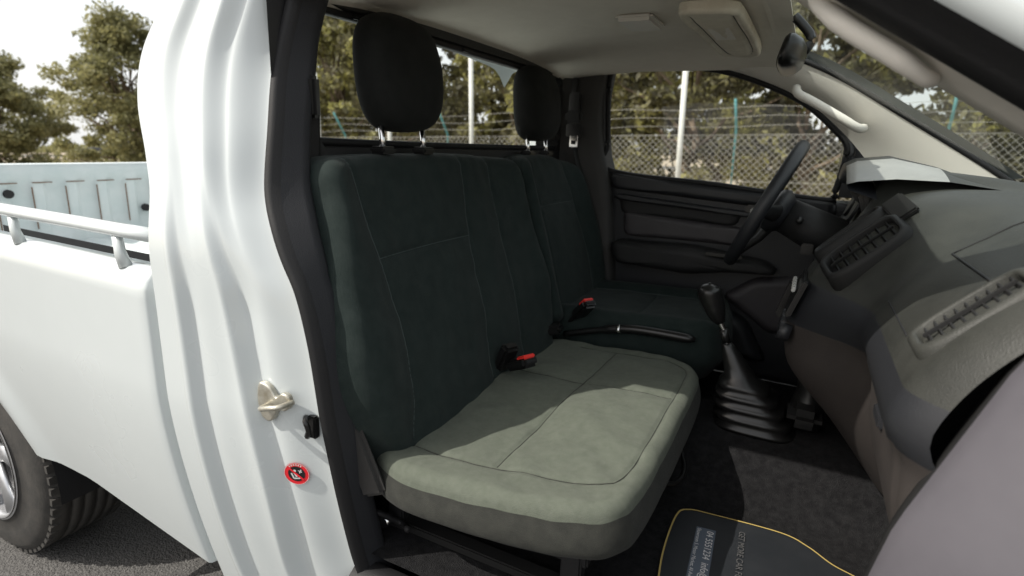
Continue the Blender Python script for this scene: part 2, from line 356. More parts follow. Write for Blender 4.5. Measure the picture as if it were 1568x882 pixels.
# ------------------------------------------------------------ floor
rows=[]
for x in np.linspace(-.30,1.35,60):
    r=[]
    for y in np.linspace(-.70,.72,60):
        z=.515+.125*math.exp(-((y-.08)/.17)**4)+.35*max(0,(x-.92)/.4)**1.2+.004*noise.noise(Vector((x*9,y*9,0)))
        r.append((x,y,z))
    rows.append(r)
grid('floor_carpet',rows,carpet,truck)
grid('firewall',[[(1.34,y,z) for y in np.linspace(-.75,.75,5)] for z in np.linspace(.5,1.24,5)],plast,truck)
grid('underbody',[[(x,y,.42) for y in np.linspace(-.74,.78,5)] for x in np.linspace(-.4,2.2,5)],rubber,truck)
# ------------------------------------------------------------ dashboard
dash=grp('dashboard')
Pp=[(1.30,1.25),(1.10,1.262),(.98,1.245),(.92,1.205),(.876,1.17),(.835,1.125),(.80,1.07),(.778,1.01),(.785,.975),(.805,.94),(.815,.86),(.845,.76),(.91,.63)]
Pc=[(1.30,1.25),(1.10,1.272),(.98,1.272),(.90,1.265),(.84,1.245),(.78,1.195),(.72,1.13),(.675,1.06),(.65,.985),(.645,.92),(.665,.84),(.77,.73),(.87,.61)]
Pd=[(1.30,1.25),(1.10,1.285),(.98,1.300),(.86,1.300),(.80,1.280),(.78,1.22),(.755,1.15),(.72,1.10),(.70,1.03),(.70,.96),(.74,.88),(.80,.78),(.90,.64)]
Pp2=spline(Pp,60);Pc2=spline(Pc,60);Pd2=spline(Pd,60)
# recess for the passenger vent is pressed into the panel
VC=Vector((.852,-.555,1.143))
rows=[]
ysec=np.linspace(-.665,.69,180)
for y in ysec:
    a=sm((y+.23)/.23); b=sm((y-.14)/.08)
    prof=Pp2*(1-a)+Pc2*a; prof=prof*(1-b)+Pd2*b
    e=max(0,(-.60-y)/.065)
    row=[]
    for i,p in enumerate(prof):
        dx=0
        if -.60<y<-.24 and 39<=i<=50: dx=-.006*S_(-.60,-.585,y)*S_(.24,.255,-y)
        row.append((p[0]+.04*e*e+dx,y,p[1]))
    rows.append(row)
def dfm(i,j):
    if j>38: return 1
    if j>33: return 2
    return 0
grid('dash_body',rows,dashm,dash,mats=[dashm,dashl,doord],fm=dfm)
def ond(y,i,off=.0015,P=Pp2):
    p=P[i];q=P[min(i+1,59)]-P[max(i-1,0)];n=np.array([q[1],-q[0]]);n/=np.linalg.norm(n)
    if n[0]>0:n=-n
    return (p[0]+n[0]*off,y,p[1]+n[1]*off)
i0=int(np.argmin(np.linalg.norm(Pp2-np.array([.876,1.17]),axis=1)))
sweep('airbag_seam',[ond(y,i0,.0005) for y in np.linspace(-.24,-.60,30)],.0022,rubber,dash,6)
i1=int(np.argmin(np.linalg.norm(Pp2-np.array([1.02,1.255]),axis=1)))
sweep('airbag_seam_side',[ond(-.24,i,.0005) for i in range(i1,i0+1)],.0018,rubber,dash,6)
i2=int(np.argmin(np.linalg.norm(Pp2-np.array([.80,1.07]),axis=1)))
sweep('panel_seam',[ond(y,i2,.0004) for y in np.linspace(-.24,-.47,30)],.0016,rubber,dash,6)
# instrument binnacle
rows=[];yb=np.linspace(.13,.62,40)
for y in yb:
    t=(y-.375)/.245;hh=max(0,1-abs(t)**2.2)
    rows.append([(1.04,y,1.270),(.92,y,1.285+.030*hh),(.82,y,1.285+.052*hh),(.745,y,1.275+.052*hh),(.722,y,1.267+.046*hh),(.728,y,1.254+.042*hh),(.79,y,1.235+.035*hh)])
grid('binnacle_hood',rows,dashm,dash,mats=[hoodlit,doord,dashm],fm=lambda i,j:1 if j>=4 else (0 if (yb[i]<.27 and j>=1) else 2))
box('instrument_face',(.785,.38,1.20),(.03,.36,.11),gloss,dash,.01,R=Matrix.Rotation(-.35,3,'Y'))
for y in (.30,.46): cyl('gauge',(.768,y,1.205),(.76,y,1.208),.045,doord,dash,24)
ey=Vector((0,1,0))
def vframe(ex,tilt):
    ex=Vector(ex).normalized();ez=ex.cross(ey).normalized()
    if ez.x>0: ez=-ez
    e2=(ey+ez*tilt);e2=(e2-ex*e2.dot(ex)).normalized();e3=ex.cross(e2).normalized()
    if e3.x>0: e3=-e3
    return frameR(ex,e2,e3)
def vent(nm,c,L,Wd,R,ns,fm_,sm_=plast,off=.0,bh=.010):
    g=dash;X=R.col[0];Yv=R.col[1];Z=R.col[2];c=Vector(c)+Z*off
    pts=[]
    for k in range(40):
        a=2*math.pi*k/40+.01;c_,s_=math.cos(a),math.sin(a);q=(abs(c_)**6+abs(s_)**6)**(-1/6)
        taper=1-.10*abs(c_*q)**2
        pts.append((c_*q*L/2,s_*q*Wd/2*taper))
    def lp(s,w):
        out=[]
        for a,b in pts:
            l=math.hypot(a,b);out.append(c+X*(a*(1-s/(L/2)))+Yv*(b*(1-s/(Wd/2)))+Z*w)
        return out
    grid(nm+'_bezel',[lp(-.016,-.030),lp(-.010,bh*.2),lp(-.004,bh*.9),lp(.001,bh),lp(.004,bh*.6),lp(.006,-.03)],fm_,g,closed=True)
    mk(nm+'_well',lp(.003,-.012),[tuple(range(40))],rubber,g,False)
    for i in range(ns):
        t=(i+.5)/ns-.5
        box(nm+'_slat_%d'%i,c+X*(t*(L-.014))+Z*(-.003),(.0028,Wd*(.96 if abs(t)<.4 else .86)-.010,.014),sm_,g,.001,R=R@Matrix.Rotation(.45,3,'Y'))
    box(nm+'_rib',c+Z*.004,(L-.02,.004,.006),sm_,g,.001,R=R)
vent('centre_vent',(.766,-.078,1.143),.155,.085,vframe((.707,0,.707),.45),7,matte,matte,.008)
vent('centre_vent_b',(.742,.050,1.160),.150,.075,vframe((.69,0,.72),0),6,matte,matte,.004)
vent('side_vent',(.852,-.555,1.143),.140,.078,vframe((.67,0,.74),.05),9,dashm,plast,.002,.007)
RH=vframe((.707,0,.707),.3)
box('hazard_panel',(.818,-.02,1.232),(.045,.11,.012),gloss,dash,.004,R=RH)
box('hazard_button',(.822,-.01,1.2395),(.008,.016,.005),red,dash,.001,R=RH)
box('radio',(.656,.02,1.015),(.012,.17,.09),gloss,dash,.004,R=Matrix.Rotation(.3,3,'Y'))
for k in range(5): box('radio_button',(.647,-.045+.03*k,1.035),(.008,.018,.012),silverp,dash,.002,R=Matrix.Rotation(.3,3,'Y'))
for y in (-.045,.02,.085): cyl('hvac_knob',(.655,y,.93),(.630,y,.935),.020,doord,dash,20)
box('glovebox_latch',(.80,-.42,.925),(.012,.07,.022),doord,dash,.004)
box('phone_holder',(.635,.18,.96),(.02,.05,.10),gloss,dash,.006,R=Matrix.Rotation(.25,3,'Y'))
box('centre_tray',(.72,.08,.69),(.08,.12,.05),matte,dash,.02)

# ------------------------------------------------------------ steering wheel
sw=grp('steering_wheel')
cw=Vector((.540,.37,1.185));tu=Vector((.40,0,.917));nn=Vector((-.917,0,.40));yy=Vector((0,1,0))
ring=[cw+tu*.183*math.cos(a)+yy*.183*math.sin(a) for a in np.linspace(0,2*math.pi,96,endpoint=False)]
sweep('rim',ring,.0185,doord,sw,14,closed=True,up=tuple(nn))
for a in (90,-90,180):
    a=math.radians(a);p=cw+tu*.18*math.cos(a)+yy*.18*math.sin(a)
    sweep('spoke',[cw-nn*.045+(p-cw)*.15,cw-nn*.035+(p-cw)*.5,p],[.035,.024,.016],plast,sw,12,flat=.5,up=tuple(nn))
rows=[]
for r_,w in [(.001,.0),(.045,-.003),(.062,-.012),(.068,-.03),(.05,-.055)]:
    rows.append([cw+nn*w-nn*.01+tu*r_*1.0*math.cos(a)+yy*r_*1.25*math.sin(a) for a in np.linspace(0,2*math.pi,32,endpoint=False)])
grid('airbag_hub',rows,doord,sw,closed=True)
cyl('column_shroud',cw-nn*.05,cw-nn*.24,.050,plast,sw,24,.065)
sweep('wiper_stalk',[cw-nn*.10,cw-nn*.10-yy*.10+tu*.01,cw-nn*.095-yy*.17+tu*.02],[.008,.007,.010],gloss,sw,10)
sweep('indicator_stalk',[cw-nn*.10,cw-nn*.10+yy*.10,cw-nn*.095+yy*.17],[.008,.007,.010],gloss,sw,10)
box('ignition_key',(.665,.29,1.08),(.03,.012,.03),gloss,sw,.003)
# ------------------------------------------------------------ gear lever
gear=grp('gear_lever')
gx=.61;gy=.09
rows=[]
prof=[(.100,.600),(.102,.612),(.088,.618),(.096,.632),(.096,.644),(.078,.648),(.088,.662),(.087,.674),(.068,.678),(.078,.690),(.076,.702),(.056,.706),(.064,.718),(.060,.730),(.042,.745),(.034,.775),(.025,.81),(.018,.835),(.014,.842)]
for r_,z in prof:
    t=(z-.60)/.24;cx=gx-.095*max(0,t)**1.2;q=[]
    z2=.632+(z-.60)*(.842-.632)/.242
    for a in np.linspace(0,2*math.pi,40,endpoint=False):
        n_=4 if t<.5 else 2.3
        c_,s_=math.cos(a),math.sin(a);k=(abs(c_)**n_+abs(s_)**n_)**(-1/n_)
        q.append((cx+r_*k*c_*.98,gy-.015+r_*k*s_*.85,z2))
    rows.append(q)
grid('boot',rows,gloss,gear,closed=True,caps=True)
sweep('stick',spline([(.515,.07,.835),(.505,.07,.87),(.485,.068,.905),(.475,.067,.93)],12),.0075,chrome,gear,10)
sweep('collar',[(.512,.07,.845),(.500,.07,.878)],.012,gloss,gear,10)
sweep('knob',spline([(.492,.069,.895),(.480,.068,.915),(.468,.067,.943),(.456,.066,.970),(.452,.066,.988),(.452,.066,.998)],20),[x*1.22 for x in [.010,.012,.015,.017,.018,.020,.021,.022,.0225,.023,.024,.0245,.025,.0255,.026,.026,.025,.021,.013,.003]],gloss,gear,18)
cb=grp('transfer_lever_boot')
rows=[]
for r_,z in [(.045,.62),(.045,.68),(.036,.72),(.03,.75),(.032,.765),(.02,.77)]:
    rows.append([(.725+r_*math.cos(a),.12+r_*math.sin(a),z) for a in np.linspace(0,2*math.pi,24,endpoint=False)])
grid('boot',rows,gloss,cb,closed=True,caps=True)

# ------------------------------------------------------------ seats
bench=grp('bench_seat')
W=(.956,0,.292);V=(-.292,0,.956);Uy=(0,1,0)
def zv(z):return (z-.73)/.956
bo=[(-.675,1.20),(-.668,1.262),(-.63,1.292),(-.50,1.300),(-.18,1.303),(.04,1.290),(.105,1.262),(.118,1.18),(.125,1.0),(.122,.86),(.11,.75),(.05,.70),(-.3,.69),(-.60,.70),(-.672,.75),(-.715,.83),(-.732,.92),(-.712,1.06)]
bo=[(y,zv(z)) for y,z in bo]
def hb(u,v):
    bol=.020*np.exp(-((u+.66)/.07)**2)+.016*np.exp(-((u-.10)/.06)**2)
    return .012+bol*np.clip(v/.2,0,1)+.010*np.exp(-((v-.18)/.13)**2)-.01*np.clip(v-.35,0,1)
seams=[[(y,zv(z)) for y,z in s] for s in [
 [(-.605,1.295),(-.600,1.25),(-.586,1.093),(-.575,.95),(-.59,.83),(-.61,.74)],
 [(-.586,1.093),(-.40,1.098),(-.231,1.098)],
 [(-.190,1.30),(-.205,1.20),(-.231,1.098),(-.258,.92),(-.275,.75)],
 [(-.05,1.295),(-.075,1.05),(-.10,.75)]]]
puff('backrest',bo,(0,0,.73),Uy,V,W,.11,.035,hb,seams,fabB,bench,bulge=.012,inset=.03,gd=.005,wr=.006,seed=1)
co=[(-.10,-.60),(-.04,-.668),(.04,-.706),(.12,-.712),(.28,-.700),(.395,-.672),(.445,-.635),(.462,-.56),(.470,-.30),(.466,-.02),(.445,.075),(.38,.130),(.22,.150),(.02,.145),(-.08,.12),(-.12,-.2)]
def hc(u,v):
    return -.008+.065*u-.03*np.clip(u-.36,0,1)+.006*np.cos((v+.27)*9)-.010*np.exp(-((v+.40)/.12)**2-((u-.12)/.12)**2)
seamc=[[(-.06,-.60),(.10,-.625),(.25,-.612),(.38,-.585),(.425,-.53),(.435,-.3),(.432,-.02),(.41,.06),(.33,.09),(.1,.10)],
 [(-.08,-.17),(.1,-.175),(.30,-.18),(.43,-.18)],[(.20,-.61),(.205,-.4),(.21,-.2),(.215,.09)]]
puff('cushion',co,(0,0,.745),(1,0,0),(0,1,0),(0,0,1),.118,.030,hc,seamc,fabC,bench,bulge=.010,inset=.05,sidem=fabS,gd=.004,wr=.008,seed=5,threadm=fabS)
box('hinge_cover',(-.045,-.708,.735),(.06,.018,.16),pillm,bench,.008,R=Matrix.Rotation(-.45,3,'Y'))
box('hinge_cover_low',(-.085,-.700,.66),(.045,.02,.20),pillm,bench,.008,R=Matrix.Rotation(-.15,3,'Y'))
box('frame_side',(.16,-.60,.615),(.46,.02,.05),rubber,bench,.004)
box('frame_side_b',(.16,.05,.615),(.46,.02,.05),rubber,bench,.004)
for x in (-.04,.36):
    for y in (-.60,.05): box('leg',(x,y,.57),(.04,.03,.11),rubber,bench,.004)
box('rail',(.16,-.60,.530),(.55,.035,.02),matte,bench,.003)
sweep('slide_lever',spline([(.43,-.30,.61),(.47,-.25,.59),(.48,-.18,.59),(.45,-.1,.61)],16),.006,gloss,bench,8)
cyl('rail_bolt',(-.05,-.62,.545),(-.05,-.645,.545),.014,chrome,bench,8)
sweep('wiring',spline([(-.12,-.62,.54),(-.06,-.66,.58),(-.02,-.62,.54),(.02,-.65,.56)],24),.007,rubber,bench,8)
def headrest(parent,c,tilt=.10):
    c=Vector(c);ff=Vector((math.cos(tilt),0,math.sin(tilt)));upv=Vector((-math.sin(tilt),0,math.cos(tilt)))
    rows=[]
    def sp(x,e):return math.copysign(abs(x)**e,x)
    for ph in np.linspace(-math.pi/2,math.pi/2,40):
        r=[]
        for th in np.linspace(0,2*math.pi,64,endpoint=False):
            cz=sp(math.sin(ph),.60);cr=abs(math.cos(ph))**.60
            a=sp(math.cos(th),.75)*cr;b=sp(math.sin(th),.66)*cr
            z=cz*.120; wdt=.126*(1-.14*max(0,-cz)-.05*max(0,cz)); dp=.055*(1-.12*cz)
            nz=.0025*noise.noise(Vector((b*2.2,z*18,a*2)))
            r.append(c+ff*(a*dp+.010*math.cos(cz*1.4)+nz)+yy*b*wdt+upv*z)
        rows.append(r)
    grid('headrest',rows,fabH,parent,closed=True)
    for dy in (-.073,.073):
        sweep('headrest_post',[c+yy*dy-upv*.10,c+yy*dy-upv*.175],.0065,chrome,parent,12)
        box('post_sleeve',c+yy*dy-upv*.160,(.040,.046,.016),gloss,parent,.005)
headrest(bench,(-.195,-.394,1.465))
drv=grp('driver_seat')
bd=[(.135,1.20),(.150,1.262),(.20,1.292),(.33,1.300),(.47,1.292),(.59,1.262),(.635,1.20),(.668,1.06),(.690,.95),(.680,.85),(.60,.78),(.35,.76),(.14,.78),(.125,.88),(.13,1.05)]
bd=[(y,zv(z)) for y,z in bd]
def hd_(u,v):
    return .012+.028*np.exp(-((u-.63)/.06)**2)*np.clip(v/.2,0,1)+.028*np.exp(-((u-.15)/.06)**2)
sd=[[(y,zv(z)) for y,z in s] for s in [[(.22,1.295),(.235,1.13),(.24,.95),(.22,.79)],[(.50,1.29),(.53,1.13),(.555,.95),(.545,.80)],[(.235,1.13),(.38,1.132),(.53,1.13)]]]
puff('backrest',bd,(-.01,0,.73),Uy,V,W,.11,.035,hd_,sd,fabB,drv,nth=240,nr=50,bulge=.012,inset=.03,gd=.005,seed=9)
cd=[(-.06,.21),(.10,.185),(.30,.185),(.42,.20),(.475,.26),(.49,.38),(.475,.54),(.42,.62),(.25,.65),(.0,.65),(-.08,.60),(-.1,.4)]
def hcd(u,v): return .05*u+.018*np.exp(-((v-.23)/.05)**2)+.022*np.exp(-((v-.61)/.05)**2)-.05*np.clip(u-.38,0,1)
puff('cushion',cd,(0,0,.805),(1,0,0),(0,1,0),(0,0,1),.15,.035,hcd,[[(-.02,.28),(.15,.27),(.35,.28),(.45,.32)],[(-.02,.56),(.15,.56),(.35,.55),(.44,.52)],[(.22,.27),(.225,.42),(.22,.56)]],fabB,drv,nth=220,nr=50,bulge=.008,inset=.03,gd=.004,seed=3)
box('seat_base',(.18,.42,.60),(.42,.38,.14),rubber,drv,.02)
headrest(drv,(-.215,.362,1.460))
hb_=grp('handbrake_lever')
sweep('lever',spline([(.02,.165,.745),(.12,.168,.775),(.24,.17,.800),(.42,.172,.802)],24),[.010]*8+[.014]*14+[.012,.006],gloss,hb_,12)
sweep('ferrule',[(.19,.169,.790),(.20,.169,.793)],.0155,chrome,hb_,12)
def buckle(c,d,isred=True):
    g=grp('seat_belt_buckle');c=Vector(c);d=Vector(d).normalized();s=d.cross(Vector((0,0,1))).normalized();n=s.cross(d).normalized()
    R=frameR(d,s,n)
    box('body',c,(.084,.048,.030),gloss,g,.008,R=R)
    box('stalk',c-d*.060,(.06,.026,.012),matte,g,.003,R=R)
    if isred:
        box('button',c+d*.024+n*.0125,(.034,.036,.010),red,g,.003,R=R)
        box('slot',c+d*.0425,(.004,.034,.008),rubber,g,.001,R=R)
buckle((.066,-.245,.795),(.70,-.30,.36))
buckle((.020,-.240,.800),(.35,-.15,.75),False)
buckle((.080,.160,.840),(.45,-.30,.50))
buckle((.0,.08,.780),(.8,.1,.25),False)
sb=grp('seat_belt')
sweep('webbing',spline([(-.175,.638,1.405),(-.165,.640,1.30),(-.12,.642,1.17),(-.10,.645,1.0),(-.06,.645,.86),(-.04,.62,.78)],40),.026,beltm,sb,8,flat=.06,up=(1,0,0))
box('d_ring',(-.170,.615,1.475),(.050,.02,.095),gloss,sb,.008)
box('d_ring_slot',(-.168,.602,1.435),(.066,.014,.045),matte,sb,.01)
box('tongue',(-.162,.597,1.385),(.062,.014,.046),gloss,sb,.004)
box('tongue_plate',(-.160,.594,1.350),(.032,.003,.050),chrome,sb,.001)
box('tongue_slot',(-.160,.5915,1.342),(.018,.002,.014),rubber,sb,.0005)
box('adjuster',(-.18,.632,1.50),(.03,.02,.15),matte,sb,.006)
sb2=grp('seat_belt')
box('d_ring',(-.205,-.635,1.40),(.03,.02,.075),gloss,sb2,.006)
sweep('webbing',spline([(-.215,-.63,1.37),(-.235,-.62,1.1),(-.24,-.62,.8)],20),.022,beltm,sb2,8,flat=.06,up=(1,0,0))
vs=grp('sun_visor')
vp=[(.355,-.18),(.36,.10),(.365,.34),(.40,.385),(.455,.38),(.475,.30),(.475,-.12),(.46,-.20),(.40,-.22)]
puff('flap',vp,(0,0,1.598),(1,0,0),(0,1,0),(0,0,-1),.016,.008,lambda u,v:0*u+.004,[[(.372,-.17),(.378,.1),(.385,.33),(.42,.365),(.455,.30),(.455,-.15)]],visorm,vs,nth=120,nr=20,bulge=0,inset=0,wr=.002)
box('label',(.415,.02,1.5925),(.045,.14,.001),beige,vs,0)
rm=grp('rear_view_mirror')
rows=[]
for k,(w,s) in enumerate([(0.0,.86),(0.004,.98),(.014,1),(.03,.85),(.042,.5),(.045,.05)]):
    q=[]
    for a in np.linspace(0,2*math.pi,48,endpoint=False):
        c_,s_=math.cos(a),math.sin(a);kk=(abs(c_)**4+abs(s_)**4)**-.25
        q.append(Vector((.55,.03,1.545))+Vector((w,0,-w*.2))+Vector((0,1,0))*c_*kk*.125*s+Vector((.25,0,1)).normalized()*s_*kk*.036*s)
    rows.append(q)
grid('mirror_shell',rows,gloss,rm,closed=True)
mk('mirror_glass',[p+Vector((-.001,0,0)) for p in rows[0]],[tuple(range(48))],chrome,rm,False)
sweep('mirror_stem',spline([(.59,.03,1.55),(.60,.03,1.58),(.56,.03,1.625)],10),.010,gloss,rm,10)
om=grp('door_mirror')
rows=[]
for w,s in [(0,.90),(-.003,1.0),(.02,1.02),(.06,.9),(.09,.6),(.10,.1)]:
    q=[]
    for a in np.linspace(0,2*math.pi,48,endpoint=False):
        c_,s_=math.cos(a),math.sin(a);kk=(abs(c_)**3.5+abs(s_)**3.5)**(-1/3.5)
        q.append((.735+w,.925+c_*kk*.085*s,1.325+s_*kk*.115*s))
    rows.append(q)
grid('shell',rows,gloss,om,closed=True)
mk('mirror_glass',[(p[0]-.002,p[1],p[2]) for p in rows[0]],[tuple(range(48))],chrome,om,False)
box('sail',(.80,.80,1.23),(.10,.14,.06),gloss,om,.01)
mk('sail_cover',[(.735,.70,1.20),(.86,.70,1.20),(.735,.70,1.36)],[(0,1,2)],doord,om,False)

# striker, bump stop, sticker
st=grp('door_striker')
p,n_=onside(-.155,.862);p=Vector(p)
puff('plate',[(-.030,-.03),(-.036,.0),(-.030,.034),(-.008,.030),(.006,.012),(.020,.022),(.034,.018),(.036,.0),(.024,-.012),(.008,-.014),(-.004,-.034),(-.016,-.040)],p+Vector((0,-.006,0)),(1,.12,0),(0,0,1),(0,-1,0),.004,.003,lambda u,v:0*u,[],brass,st,nth=80,nr=10,bulge=0,inset=0,wr=0)
sweep('loop',spline([p+Vector(a) for a in [(-.014,-.004,-.008),(-.010,-.030,-.006),(.016,-.036,.004),(.036,-.030,.008),(.040,-.002,.008)]],24),.005,brass,st,10)
cyl('bolt_a',p+Vector((-.020,-.003,.020)),p+Vector((-.020,-.012,.020)),.008,chrome,st,6)
cyl('bolt_b',p+Vector((-.014,-.003,-.026)),p+Vector((-.014,-.012,-.026)),.008,chrome,st,6)
bs=grp('door_bump_stop')
p,n_=onside(-.097,.815);p=Vector(p)
box('base',p+Vector((0,-.004,0)),(.020,.014,.044),gloss,bs,.003)
sweep('hook',spline([p+Vector(a) for a in [(-.012,-.01,.018),(.0,-.022,.016),(.004,-.02,0),(0,-.02,-.012),(-.006,-.012,-.018)]],16),.005,gloss,bs,8)
stk=grp('airbag_warning_sticker')
c0,nr_=onside(-.134,.713)
c0=Vector(c0);nr_=Vector(nr_);nr_=nr_ if nr_.y<0 else -nr_
e1=Vector((1,0,0));e1=(e1-nr_*e1.dot(nr_)).normalized();e2=nr_.cross(e1);e2=e2 if e2.z>0 else -e2
def disc(nm,r0,r1,off,m,cx=0,cz=0):
    A=np.linspace(0,2*math.pi,49);rows=[[c0+nr_*off+e1*(cx+r*math.cos(a))+e2*(cz+r*math.sin(a)) for a in A] for r in (r0,r1)]
    grid(nm,rows,m,stk,smooth=False)
disc('red_disc',.0,.0245,.0030,redst);disc('black_centre',.0,.0165,.0034,rubber)
disc('white_rim',.0232,.0240,.0034,whitetx)
def bar(nm,a,b,w,off,m):
    a=np.array(a);b=np.array(b);d=(b-a)/np.linalg.norm(b-a);q=np.array([-d[1],d[0]])*w/2
    mk(nm,[c0+nr_*off+e1*float(x)+e2*float(z) for x,z in (a-q,b-q,b+q,a+q)],[(0,1,2,3)],m,stk,False)
bar('slash',(-.0125,.0125),(.0125,-.0125),.004,.0042,redst)
bar('seat_back',(-.010,.002),(-.006,-.010),.003,.0038,whitetx);bar('seat_base',(-.006,-.010),(.006,-.009),.003,.0038,whitetx)
bar('child',(.0,-.006),(-.004,.003),.004,.0038,whitetx);disc('head',0,.0028,.0038,whitetx,cx=-.003,cz=.007)
bar('figure',(.006,.002),(.010,.010),.002,.0038,whitetx);bar('figure_b',(.004,.008),(.011,.004),.0018,.0038,whitetx)
for k,a in enumerate(np.radians([125,112,99,86,73,60])):
    bar('letter_%d'%k,(.0185*math.cos(a),.0185*math.sin(a)),(.0222*math.cos(a),.0222*math.sin(a)),.0022,.0036,whitetx)

# floor mat
fm_=grp('floor_mat')
mp=[(.50,-.52),(.485,-.40),(.485,-.27),(.505,-.235),(.56,-.225),(.70,-.215),(.755,-.235),(.80,-.27),(.86,-.30),(.90,-.38),(.90,-.52),(.85,-.62),(.60,-.64),(.52,-.60)]
P=spline(mp,160,True);C=P.mean(0)
mk('mat',[(p[0],p[1],.5265) for p in P],[tuple(range(160))],matm,fm_,False)
grid('border',[[(C[0]+(p[0]-C[0])*s,C[1]+(p[1]-C[1])*s,.5280) for p in P] for s in (.980,.997)],yellow,fm_,closed=True,smooth=False)
def text(body,loc,size,rz,m,parent,nm):
    cu=bpy.data.curves.new(nm,'FONT');cu.body=body;cu.size=size;cu.materials.append(m)
    o=bpy.data.objects.new(nm,cu);COL.objects.link(o);o.location=loc;o.rotation_euler=(0,0,rz);o.parent=parent
mk('label_patch',[(.535,-.29,.5285),(.575,-.285,.5285),(.59,-.60,.5285),(.55,-.60,.5285)],[(0,1,2,3)],mat('label_blue',(.08,.10,.13),.5),fm_,False)
text('04 5551234  info@cardealer',(.558,-.295,.5292),.020,-math.pi/2+.05,whitetx,fm_,'print_a')
text('Showroom 5, Motor Market, Al Aweer Road',(.538,-.295,.5292),.011,-math.pi/2+.05,whitetx,fm_,'print_b')
text('GET MORE CAR FOR LESS',(.62,-.26,.5292),.018,-math.pi/2+.05,mat('faint_print',(.08,.08,.08),.6),fm_,'print_c')

# ------------------------------------------------------------ bed
bed=grp('truck_bed')
rows=[]
XC=-1.49
for t in np.linspace(0,1,40):
    r=[]
    for x in np.concatenate([[-.406,-.410,-.416],np.linspace(-.44,-.96,14),np.linspace(-.98,-2.00,40),np.linspace(-2.1,-3.02,12)]):
        zb=min(.485,.40+.2*(-.4-x))
        d=abs(x-XC)
        if d<.455: zb=max(zb,.36+math.sqrt(max(0,.455**2-d**2))*.82)
        z=zb+(1.075-zb)*t
        y=-.864+under(z)+.02*max(0,(z-1.04)/.035)**2
        if x>-.412: y+=.02 if x>-.408 else .004
        if d<.56: y-=.012*math.exp(-((math.hypot(x-XC,z-.36)-.46)/.05)**2)
        r.append((x,y,z))
    rows.append(r)
grid('bed_side',rows,paint,bed)
grid('bed_side_top',[[(x,-.844,1.075),(x,-.835,1.078),(x,-.80,1.076),(x,-.785,1.06),(x,-.785,.70)] for x in np.linspace(-.412,-3.02,20)],paint,bed)
grid('bed_side_far',[[(x,.785,.70),(x,.785,1.09),(x,.80,1.108),(x,.86,1.105),(x,.87,.5)] for x in np.linspace(-.5,-3.02,20)],paint_bed,bed)
grid('bed_floor',[[(x,y,.70+(.012 if k%4<2 else 0)) for k,y in enumerate(np.linspace(-.79,.79,48))] for x in (-.42,-3.0)],paint_bed,bed,smooth=False)
grid('bed_front_wall',[[(-.43,y,z) for y in (-.78,.79)] for z in (.45,1.06)],paint_bed,bed)
rows=[]
for z in [.70,.76,.79,1.02,1.05,1.08,1.125,1.13,1.125]:
    r=[]
    for y in np.linspace(-.78,.78,157):
        rib=.5+.5*math.tanh(6*math.sin((y+.03)*2*math.pi/.155)+2)
        dpt=-.018*rib if .77<z<1.04 else 0
        x=-2.96+dpt
        if z==1.13: x=-3.0
        r.append((x,y,z))
    rows.append(r)
rows[-1]=[(-3.02,p[1],.7) for p in rows[-1]]
grid('tailgate',rows,paint_bed,bed)
for k in range(11):
    y=-.74+k*.155+.02
    box('rust_line',(-2.957,y,.90),(.003,.005,.22),rust,bed,0)
    box('rust_line_top',(-2.957,y+.05,1.032),(.003,.09,.005),rust,bed,0)
for y in (-.05,.62): cyl('tie_down',(-2.965,y,.98 if y<0 else .86),(-2.945,y,.98 if y<0 else .86),.022,rubber,bed,16)
sweep('rail_bar',[(x,-.838,1.142) for x in np.linspace(-.395,-3.0,30)],.018,paint,bed,14,flat=.75)
for x in (-.52,-.92,-1.5,-2.1,-2.7):
    sweep('rail_bracket',[(x,-.84,1.135),(x+.012,-.845,1.10),(x+.02,-.842,1.072)],.010,paint,bed,8,flat=1.4)
A=np.linspace(-.1,math.pi+.1,30)
grid('arch_liner',[[(XC+.45*math.cos(a),y,.36+.37*math.sin(a)) for a in A] for y in (-.80,-.42)],rubber,bed)
mk('arch_back',[(XC+.6,-.42,.2),(XC-.6,-.42,.2),(XC-.6,-.42,.95),(XC+.6,-.42,.95)],[(0,1,2,3)],rubber,bed)
